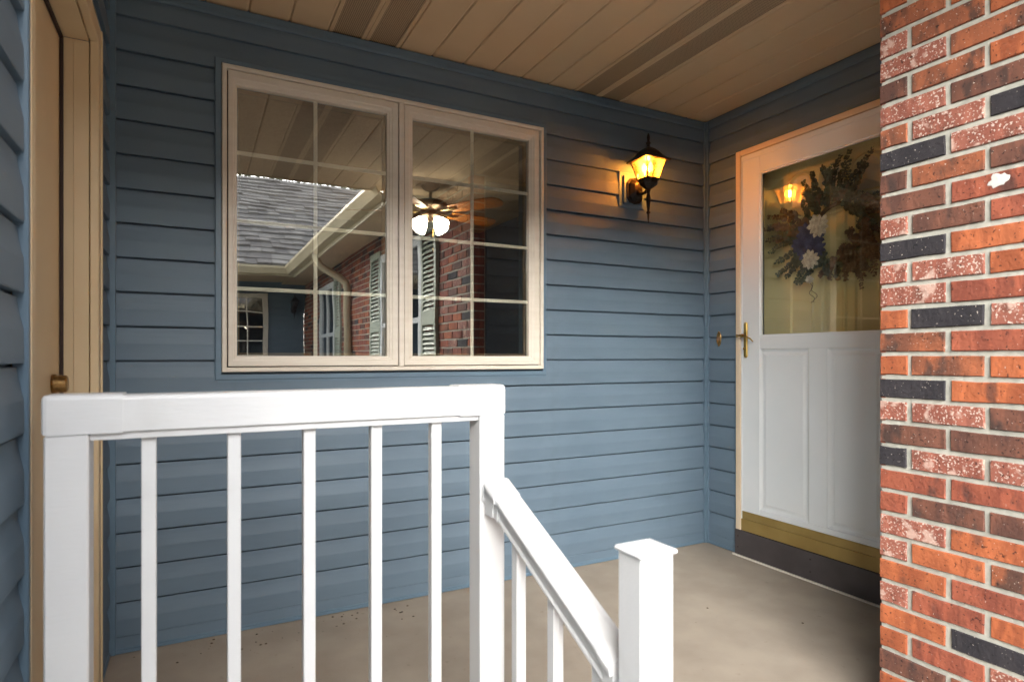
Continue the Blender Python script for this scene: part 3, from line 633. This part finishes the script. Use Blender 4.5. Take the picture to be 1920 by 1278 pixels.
for (a, b, m) in SPR: leafspray(V(*a), V(*b), (rnd.uniform(-.02, 0), rnd.uniform(-.03, .03), rnd.uniform(-.03, .03)), 17, .028 if m is EUC else .026, m, 1.25 if b[1] > 1.85 else .95)
for k in range(16):
    a = 2*math.pi*k/16; y = c0.y+.125*math.cos(a); z = c0.z+.14*math.sin(a); b = a+.9
    leafspray((WX, y, z), (WX-.012, y+.10*math.cos(b), z+.10*math.sin(b)), (-.02, 0, 0), 11, .027, EUC if k % 2 else EUC2, 1.1)
for k in range(34):
    y0w, z0w, dy, dz, mm = rnd.choice(((-.88, 1.70, -.07, -.10, EUC2), (-.93, 1.76, -.05, -.12, EUC2), (-.84, 1.58, -.03, -.10, EUC2), (-.80, 1.82, -.03, .13, EUC), (-.68, 1.80, .04, .10, EUC), (-.60, 1.70, .10, .02, EUC2), (-.60, 1.60, .09, -.07, EUC), (-.74, 1.56, .0, -.07, EUC), (-.92, 1.62, -.06, -.10, EUC2), (-.62, 1.76, .08, .05, EUC)))
    y_, z_ = y0w+rnd.gauss(0, .035), z0w+rnd.gauss(0, .04)
    leafspray((WX-rnd.uniform(0, .02), y_, z_), (WX-rnd.uniform(.0, .03), y_+dy*rnd.uniform(.7, 1.5)+rnd.gauss(0, .03), z_+dz*rnd.uniform(.7, 1.5)), (-.01, rnd.uniform(-.03, .03), rnd.uniform(-.02, .02)), 13, .026, mm, 1.1)
def flower(c, r, layers, npet, m, par=wr, cup=.5):
    mb = MB(); c = Vector(c)
    for l in range(layers):
        rr = r*(1-.22*l); tilt = .12+cup*l/layers
        for k in range(npet):
            a = 2*math.pi*(k+.5*(l % 2))/npet+rnd.uniform(-.08, .08); dv = Vector((0, math.cos(a), math.sin(a))); out_ = Vector((-1, 0, 0)); sd_ = dv.cross(out_)
            q = rr*rnd.uniform(.88, 1.08); wd = q*.20
            base = c+out_*(.004*l)
            f = lambda s_, w_, h_: base+dv*(q*s_)+sd_*(w_)+out_*(q*(tilt*s_+h_))
            mb.add([f(.08, 0, 0), f(.45, wd, .05), f(.8, wd*.9, .03), f(1, 0, .0), f(.8, -wd*.9, .03), f(.45, -wd, .05), f(.6, 0, -.04)], [(0, 1, 6), (1, 2, 6), (2, 3, 6), (3, 4, 6), (4, 5, 6), (5, 0, 6)])
    return mb.build('flower', m, par)
flower((.012, -.716, 1.706), .060, 5, 11, GREYF); flower((.012, -.672, 1.548), .052, 5, 10, GREYF); flower((.02, -.66, 1.455), .024, 3, 8, GREYF)
for (y, z, r) in ((-.64, 1.68, .062), (-.605, 1.63, .052), (-.66, 1.625, .060), (-.69, 1.65, .05), (-.63, 1.59, .045), (-.70, 1.60, .045)): flower((.030, y, z), r, 6, 9, NAVY)
for ph in (0, 1.6):
    MB().tube([(.045+.01*math.sin(k*.9+ph), -.640-.0022*k*(1 if ph else .4)+.014*math.sin(k*.8+ph), 1.47-.0075*k) for k in range(18)], .0016, 5).build('curled_twig', EUC2, wr)

# ------------------------------------------------------------------ brick pier / wing
BX = -.824; BH = .0674; ZB = .134
bw = thing('brick_wall', (BX, -1.515, -.4), 'red brick wall with pale mortar and white-flecked bricks at the right edge', 'wall')
MB().box((BX+.0025, -9.2, -.42), (BX+.11, -1.5185, 2.46)).box((BX+.11, -1.62, -.42), (.003, -1.5245, 2.46)).build('mortar', MORTAR, bw)
bvar = {}
def brickmesh(kind, L_, v):
    k = (kind, L_, v)
    if k in bvar: return bvar[k]
    r_ = random.Random(hash((L_, v)) % 9999+v); h = BH-.0132
    per = []
    nb = 3 if L_ > .12 else 2
    for i in range(nb): per.append((-L_/nb*i, 0))
    per.append((-L_, 0)); per.append((-L_, h))
    for i in range(nb-1, 0, -1): per.append((-L_/nb*i, h))
    per.append((0, h))
    per = [(y+r_.uniform(-.0012, .0012), z+r_.uniform(-.0014, .0014)) for y, z in per]
    n = len(per); cy, cz = -L_/2, h/2
    vs = [(.012, y, z) for y, z in per]+[(-.0006, y, z) for y, z in per]
    vs += [(-.0036+r_.uniform(-.0006, .0006), y+(.0022 if y < cy else -.0022), z+(.0022 if z < cz else -.0022)) for y, z in per]
    fs = [(q*n+i, q*n+(i+1) % n, (q+1)*n+(i+1) % n, (q+1)*n+i) for q in (0, 1) for i in range(n)]+[tuple(2*n+i for i in range(n))]
    bvar[k] = MB().add(vs, fs).mesh('brick', BR[kind]); return bvar[k]
ROWS = {0: 'OMRRO', 1: 'DMRDO', 2: 'ORSRB', 3: 'OBRSR', 4: 'SRORD', 5: 'ORORM', 6: 'SOMRS', 7: 'SORDR', 8: 'RDDOR', 9: 'RRSRB', 10: 'BSSRO', 11: 'DDRSO', 12: 'SSDRR',
    13: 'BORRD', 14: 'OMORS', 15: 'MRDRO', 16: 'OBSRR', 17: 'SRORB', 18: 'SSOMR', 19: 'BOROD', 20: 'SDRSR', 21: 'DRSRO', 22: 'DMDRO', 23: 'BSRDR', 24: 'MSBRR', 25: 'SDORS', 26: 'DMORR', 27: 'SMRDO',
    28: 'SMORS', 29: 'MORRB', 30: 'OORDS', 31: 'RORBR'}
far = {k: MB() for k in BR}
rnb = random.Random(5); nb_ = 0
winz = ((-3.93, -2.58), (-7.55, -6.37))
for row in range(-8, 35):
    zt2 = ZB+BH*row; zb2 = zt2-(BH-.0132)
    if zt2 > 2.45: break
    hdr = row % 2 == 0; y = -1.5155; i = 0
    while y > -9.1:
        L_ = (.077 if hdr else .179) if i == 0 else .180
        jit = rnb.uniform(-.002, .002)
        near = y > -2.14 and zb2 > -.30
        ks = ROWS.get(row, '')
        kd = ks[i] if i < len(ks) else rnb.choices('RODMSB', (30, 26, 16, 12, 9, 9))[0]
        inw = any(a-.01 < y-L_/2 < b+.01 for a, b in winz) and .66 < zt2-.03 < 2.16
        if near:
            me = brickmesh(kd, L_, rnb.randrange(5))
            o = link('brick', me, bw, (BX+rnb.uniform(-.001, .001), y+jit*.4, zb2+rnb.uniform(-.0006, .0006))); nb_ += 1
            o.rotation_euler = (rnb.uniform(-.003, .003), 0, rnb.uniform(-.004, .004))
        elif not inw:
            far[kd].box((BX-.002+rnb.uniform(-.001, .001), y, zb2), (BX+.01, y-L_, zt2))
        y -= L_+.0145; i += 1
for k, mb in far.items():
    if mb.v: tag(mb.build('brick_courses', BR[k], bw), kind='stuff')
planks(lambda u, d, z: (u, -1.512+d, z), 'R', [(BX+.112, -.0165, 0, 2.392)], wb_)
# bricks of the pier's hidden far end, facing the front door wall
mb = MB()
for row in range(-2, 35):
    zt2 = ZB+BH*row; hdr = row % 2
    if zt2 > 2.45: break
    x = BX+.001
    for L_ in (.10,):
        x2 = x+L_
        if x2-x > .02: mb.box((x, -1.53, zt2-.0566), (x2, -1.5155, zt2))
        x += L_+.0115
tag(mb.build('brick_courses', BR['R'], bw), kind='stuff')
# white mortar splash
sp = MB(); n = 18; ring = [(math.cos(2*math.pi*k/n), math.sin(2*math.pi*k/n)) for k in range(n)]; rr_ = [rnd.uniform(.72, 1.2) for _ in range(n)]
vs = []
for k_, x in ((1, -.003), (.95, -.0048), (.5, -.0054)): vs += [(BX+x, -1.822+a*.0245*k_*q, 1.527+b*.0190*k_*q) for (a, b), q in zip(ring, rr_)]
sp.add(vs, [(i*n+k, i*n+(k+1) % n, (i+1)*n+(k+1) % n, (i+1)*n+k) for i in range(2) for k in range(n)]+[tuple(2*n+k for k in range(n))]).build('mortar_splash', PATCH, bw)
# shutters, windows, downspout and gutter of the wing (seen reflected in the window glass)
def shutter(y0, y1, z0, z1):
    x = BX-.004; s_ = link('shutter', MB().box((x-.03, y0, z0), (x, y0+.045, z1)).box((x-.03, y1-.045, z0), (x, y1, z1)).box((x-.03, y0+.045, z0), (x, y1-.045, z0+.09)).box((x-.03, y0+.045, z1-.07), (x, y1-.045, z1))
        .box((x-.03, y0+.045, (z0+z1)/2-.06), (x, y1-.045, (z0+z1)/2+.06)).mesh('shutter', SHUT), bw)
    z = z0+.11; sm = MB().add([(x-.004, y0+.045, 0), (x-.004, y1-.045, 0), (x-.030, y1-.045, -.034), (x-.030, y0+.045, -.034), (x-.008, y0+.045, 0), (x-.008, y1-.045, 0), (x-.034, y1-.045, -.034), (x-.034, y0+.045, -.034)], [(0, 1, 2, 3), (4, 5, 6, 7), (0, 1, 5, 4), (1, 2, 6, 5), (2, 3, 7, 6), (3, 0, 4, 7)]).mesh('slat', SHUT)
    while z < z1-.08:
        if abs(z-.017-(z0+z1)/2) > .075: link('slat', sm, s_, (0, 0, z))
        z += .042
for y0, y1 in ((-2.58, -2.20), (-4.36, -3.96), (-6.34, -5.98)): shutter(y0, y1, .60, 2.23)
for y0, y1 in winz:
    x = BX
    f = link('window', MB().box((x-.035, y0, .66), (x+.03, y0+.07, 2.17)).box((x-.035, y1-.07, .66), (x+.03, y1, 2.17)).box((x-.035, y0+.07, .66), (x+.03, y1-.07, .74)).box((x-.035, y0+.07, 2.09), (x+.03, y1-.07, 2.17))
        .box((x-.025, y0+.07, 1.39), (x+.03, y1-.07, 1.44)).box((x-.025, (y0+y1)/2-.03, .74), (x+.03, (y0+y1)/2+.03, 1.39)).box((x-.025, (y0+y1)/2-.03, 1.44), (x+.03, (y0+y1)/2+.03, 2.09)).mesh('window', DOORW), bw)
    MB().box((x-.006, y0+.06, .7), (x-.004, y1-.06, 2.13)).build('pane', PGLASS, f)
ds = MB()
p_ = [(-1.28, -5.35, 2.44), (-1.28, -5.36, 2.34), (-1.22, -5.37, 2.24), (-1.02, -5.39, 2.13), (-.90, -5.40, 2.05), (-.875, -5.40, 1.95), (-.872, -5.40, -.40)]
ds.tube(p_, .048, 10); ds.build('downspout', GUT, bw)
gm = [(0, 2.38), (-.075, 2.385), (-.10, 2.43), (-.125, 2.47), (-.125, 2.50), (-.115, 2.50), (-.115, 2.475), (-.09, 2.44), (-.07, 2.40), (0, 2.40)]
MB().prism(gm, lambda u, d, z: (-1.262+d, u, z), -7.6, -2.20).build('gutter', GUT, bw)
MB().box((-1.261, -7.5, 2.33), (-1.24, -2.31, 2.52)).build('fascia_board', GUT, bw)
MB().box((-1.239, -9.2, 2.40), (-.83, -2.33, 2.42)).build('eave_soffit', TAN, bw)
MB().add([(-1.30, -9.5, 2.52), (-1.30, -2.34, 2.52), (9, -2.34, 6.8), (9, -9.5, 6.8), (-1.30, -9.5, 2.49), (-1.30, -2.34, 2.49), (9, -2.34, 6.77), (9, -9.5, 6.77)], [(0, 1, 2, 3), (7, 6, 5, 4), (0, 1, 5, 4), (1, 2, 6, 5), (2, 3, 7, 6), (3, 0, 4, 7)]).build('wing_roof', SHING, bw)

# ------------------------------------------------------------------ house across the court (seen reflected)
hb = thing('neighbour_house', (-3, -9.2, -.4), 'blue sided house with grey shingle roof reflected in the left window sash', 'house')
MB().box((-9, -9.4, -.42), (BX, -9.22, 2.6)).build('wall', SIDE, hb)
mb = MB(); z = -.1
while z < 2.4:
    for (a, b) in ((-9, -2.74), (-1.44, BX)) if 1.0 < z < 2.2 else ((-9, BX),): mb.prism(PROF, lambda u, d, zz: (u, -9.22+d, zz+z), a, b)
    z += PITCH
tag(mb.build('siding_courses', SIDE, hb), kind='stuff')
f = link('window', frame_rect(-2.72, -1.46, 1.02, 2.22, .085, .085, .085, .085, -9.22, -9.17).mesh('window', CREAM), hb)
MB().box((-2.65, -9.212, 1.09), (-1.54, -9.210, 2.15)).build('pane', PGLASS, f)
mb = MB()
for x in (-1.82, -2.36): mb.box((x-.01, -9.209, 1.1), (x+.01, -9.20, 2.14))
for zz in (1.37, 1.63, 1.89): mb.box((-2.64, -9.2088, zz-.01), (-1.55, -9.2005, zz+.01))
mb.box((-2.13, -9.209, 1.1), (-2.05, -9.19, 2.14)); mb.build('grid_bar', GRILLE, f)
MB().box((-9, -9.2, 2.44), (-.83, -7.65, 2.46)).build('porch_soffit', TAN, hb)
MB().box((-9, -7.649, 2.36), (-1.24, -7.63, 2.52)).build('fascia_board', GUT, hb)
MB().prism(gm, lambda u, d, z: (u, -7.628-d, z), -9, -1.262).build('gutter', GUT, hb)
SLP = 7/12; sa = math.atan(SLP)
mb = MB().add([(-9, -7.6, 2.50), (9, -7.6, 2.50), (9, -12.02, 2.5+4.42*SLP), (-9, -12.02, 2.5+4.42*SLP), (-9, -16.4, 2.5), (9, -16.4, 2.5)], [(0, 1, 2, 3), (3, 2, 5, 4)])
mb.build('roof', SHING, hb)
shs = [MB(), MB(), MB()]; s_ = 0; EXP = .24; row = 0
while s_ < 4.85:
    x = -6.5+rnb.uniform(-.3, 0)
    while x < 5.5:
        wd = rnb.choice((.17, .22, .3, .36)); th = rnb.choice((.02, .032, .046)); a0 = s_-rnb.choice((0, 0, .02)); a1 = s_+EXP+.05
        pts = []
        for (s2, h2) in ((a0, .006), (a0, .006+th), (a1, .006)):
            yy = -7.56-s2*math.cos(sa)-h2*math.sin(sa)*-1; zz = 2.50+s2*math.sin(sa)+h2*math.cos(sa); pts.append((yy, zz))
        rnb.choice(shs).add([(x, *pts[0]), (x, *pts[1]), (x, *pts[2]), (x+wd-.006, *pts[0]), (x+wd-.006, *pts[1]), (x+wd-.006, *pts[2])], [(0, 1, 4, 3), (1, 2, 5, 4), (0, 2, 1), (3, 4, 5)])
        x += wd
    s_ += EXP; row += 1
for mb, m in zip(shs, (SHING, SHING2, SHING3)): tag(mb.build('shingle_courses', m, hb), kind='stuff')
lan2 = thing('wall_lantern', (-1.02, -9.20, 1.975), 'unlit dark lantern on the far blue wall seen only as a reflection', 'lamp')
lan2.rotation_euler = (0, 0, math.pi)
lantern(lan2, False)

# ------------------------------------------------------------------ room behind the window
def room(name, mb, m): return tag(mb.build(name, m), kind='structure')
room('room_ceiling', MB().box((-3.6, .145, 2.44), (.14, 3.6, 2.46)), ROOMC)
room('room_floor', MB().box((-3.6, .145, -.02), (3.5, 3.6, 0)), ROOMF)
room('room_wall', MB().box((-3.6, 3.5, 0), (.2, 3.6, 2.44)).box((-3.7, .145, 0), (-3.6, 3.5, 2.44)).box((.14, .145, 0), (.24, 3.5, 2.44)), ROOMW)
room('room_wall', MB().box((-3.6, .141, 0), (-2.56, .146, 2.438)).box((-1.11, .141, 0), (.139, .146, 2.438)).box((-2.56, .141, 0), (-1.11, .146, 1.03)).box((-2.56, .141, 2.18), (-1.11, .146, 2.438)), ROOMW)
room('vestibule_shell', MB().box((.14, -1.6, -.02), (.16, 0, 2.6)), ROOMW)
fan = thing('ceiling_fan', (-.99, 1.955, 2.44), 'lit ceiling fan with wooden blades seen through the right window sash', 'fan')
fc = (-.99, 1.955)
MB().lathe([(.075, 2.44), (.073, 2.42), (.05, 2.395), (.02, 2.385), (.013, 2.38), (.013, 2.32), (.03, 2.315)], (fc[0], fc[1], 0), 'Z', 20).build('canopy', FANM, fan)
MB().lathe([(.03, 2.32), (.10, 2.31), (.135, 2.29), (.14, 2.27), (.12, 2.25), (.08, 2.24), (.08, 2.21), (.09, 2.20), (.08, 2.18), (.05, 2.17), (.03, 2.15)], (fc[0], fc[1], 0), 'Z', 24).build('motor_housing', FANM, fan)
for k in range(5):
    a = R(-57.6+72*k); ca, sa2 = math.cos(a), math.sin(a)
    def pt(r, w_, z): return (fc[0]+ca*r-sa2*w_, fc[1]+sa2*r+ca*w_, z)
    bl = MB(); o_ = [(.19, -.045), (.30, -.058), (.52, -.068), (.62, -.064), (.655, -.03), (.66, .0), (.655, .03), (.62, .064), (.52, .068), (.30, .058), (.19, .045)]
    n = len(o_); bl.add([pt(r, w_, 2.225-w_*.28) for r, w_ in o_]+[pt(r, w_, 2.231-w_*.28) for r, w_ in o_], [tuple(range(n-1, -1, -1)), tuple(range(n, 2*n))]+[(i, (i+1) % n, n+(i+1) % n, n+i) for i in range(n)])
    b_ = bl.build('blade', WOODB, fan)
    MB().add([pt(.10, -.012, 2.22), pt(.10, .012, 2.22), pt(.25, .035, 2.218), pt(.25, -.035, 2.218), pt(.10, -.012, 2.226), pt(.10, .012, 2.226), pt(.25, .035, 2.224), pt(.25, -.035, 2.224)], [(0, 1, 2, 3), (4, 5, 6, 7), (0, 1, 5, 4), (1, 2, 6, 5), (2, 3, 7, 6), (3, 0, 4, 7)]).build('blade_bracket', BRASS, fan)
SHD = emis('fan_shade_glow', (1, .90, .72, 1), 6)
for k in range(4):
    a = R(25+90*k); dx, dy = math.cos(a), math.sin(a)
    m = MB(); prof = [(.018, 0), (.030, -.015), (.042, -.04), (.050, -.07), (.058, -.10), (.052, -.098)]
    axis = Vector((dx*.75, dy*.75, -.66)).normalized(); base = Vector((fc[0]+dx*.06, fc[1]+dy*.06, 2.165))
    u_ = axis.cross(Vector((0, 0, 1))).normalized(); v_ = axis.cross(u_); vs = []
    for r, h in prof:
        for q in range(14): t_ = 2*math.pi*q/14; vs.append(base-axis*h+(u_*math.cos(t_)+v_*math.sin(t_))*r)
    m.add(vs, [(i*14+q, i*14+(q+1) % 14, (i+1)*14+(q+1) % 14, (i+1)*14+q) for i in range(5) for q in range(14)]+[tuple(range(14)), tuple(70+q for q in range(14))], True)
    m.build('lamp_shade', SHD, fan)
MB().tube([(fc[0]+.01, fc[1]-.03, 2.10), (fc[0]+.01, fc[1]-.032, 1.93)], .0016, 5).lathe([(.002, 1.932), (.006, 1.925), (.006, 1.905), (.002, 1.90)], (fc[0]+.01, fc[1]-.032, 0), 'Z', 8).build('pull_chain', BRASS, fan)
# ------------------------------------------------------------------ trees beyond the far roof (seen as slivers in the reflection)
for i, (tx, ty, hh, lab) in enumerate(((-6.5, -22, 9, 'leafy tree behind the far roof, left in the reflection'), (-1.5, -24, 10, 'leafy tree behind the middle of the far roof'), (4, -21, 9, 'leafy tree behind the far roof, right in the reflection'))):
    tr = thing('leafy_tree', (tx, ty, -.42), lab, 'tree', 'trees behind the far roof')
    MB().tube([(tx, ty, -.42), (tx+.2, ty, 3), (tx, ty+.2, hh*.7)], [.28, .2, .08], 8).build('trunk', BARK, tr)
    mb = MB(); r_ = random.Random(i+3)
    cl = [(tx+r_.uniform(-2.6, 2.6), ty+r_.uniform(-2, 2), hh*.55+r_.uniform(-1.5, 2.8)) for _ in range(26)]
    for k in range(9000):
        c = r_.choice(cl); v = Vector((r_.gauss(0, 1), r_.gauss(0, 1), r_.gauss(0, .8))); v = v.normalized()*r_.uniform(.5, 1)*.95
        p = Vector(c)+v; a = Vector((r_.gauss(0, 1), r_.gauss(0, 1), r_.gauss(0, 1))).normalized(); b = a.cross(Vector((.3, .5, 1))).normalized()
        mb.add([p, p+a*.12+b*.06, p+a*.22, p+a*.12-b*.06], [(0, 1, 2, 3)])
    mb.build('crown', LEAFM, tr)

# ------------------------------------------------------------------ small dirt and leaf bits on the slab
mb = MB()
for k in range(85):
    if k < 66: x = rnd.uniform(-2.86, -1.7); y = -abs(rnd.gauss(0, .13))-.03
    else: x = rnd.uniform(-2.86, -.1); y = rnd.uniform(-1.3, -.06)
    s_ = rnd.choice((.0015, .0022, .0032, .006)); a = rnd.uniform(0, 6.3); e_ = rnd.uniform(.3, .9)
    q = [(math.cos(a+b)*s_*(1 if i % 2 else e_), math.sin(a+b)*s_*(e_ if i % 2 else 1)) for i, b in enumerate((0, 1.3, 2.6, 3.9, 5.1))]
    mb.add([(x+u, y+v, .0012) for u, v in q]+[(x, y, .0012+s_*.5)], [(i, (i+1) % 5, 5) for i in range(5)])
tag(mb.build('floor_debris', DEBR), 'dark specks of dry leaf scattered over the concrete porch floor', 'debris', kind='stuff')
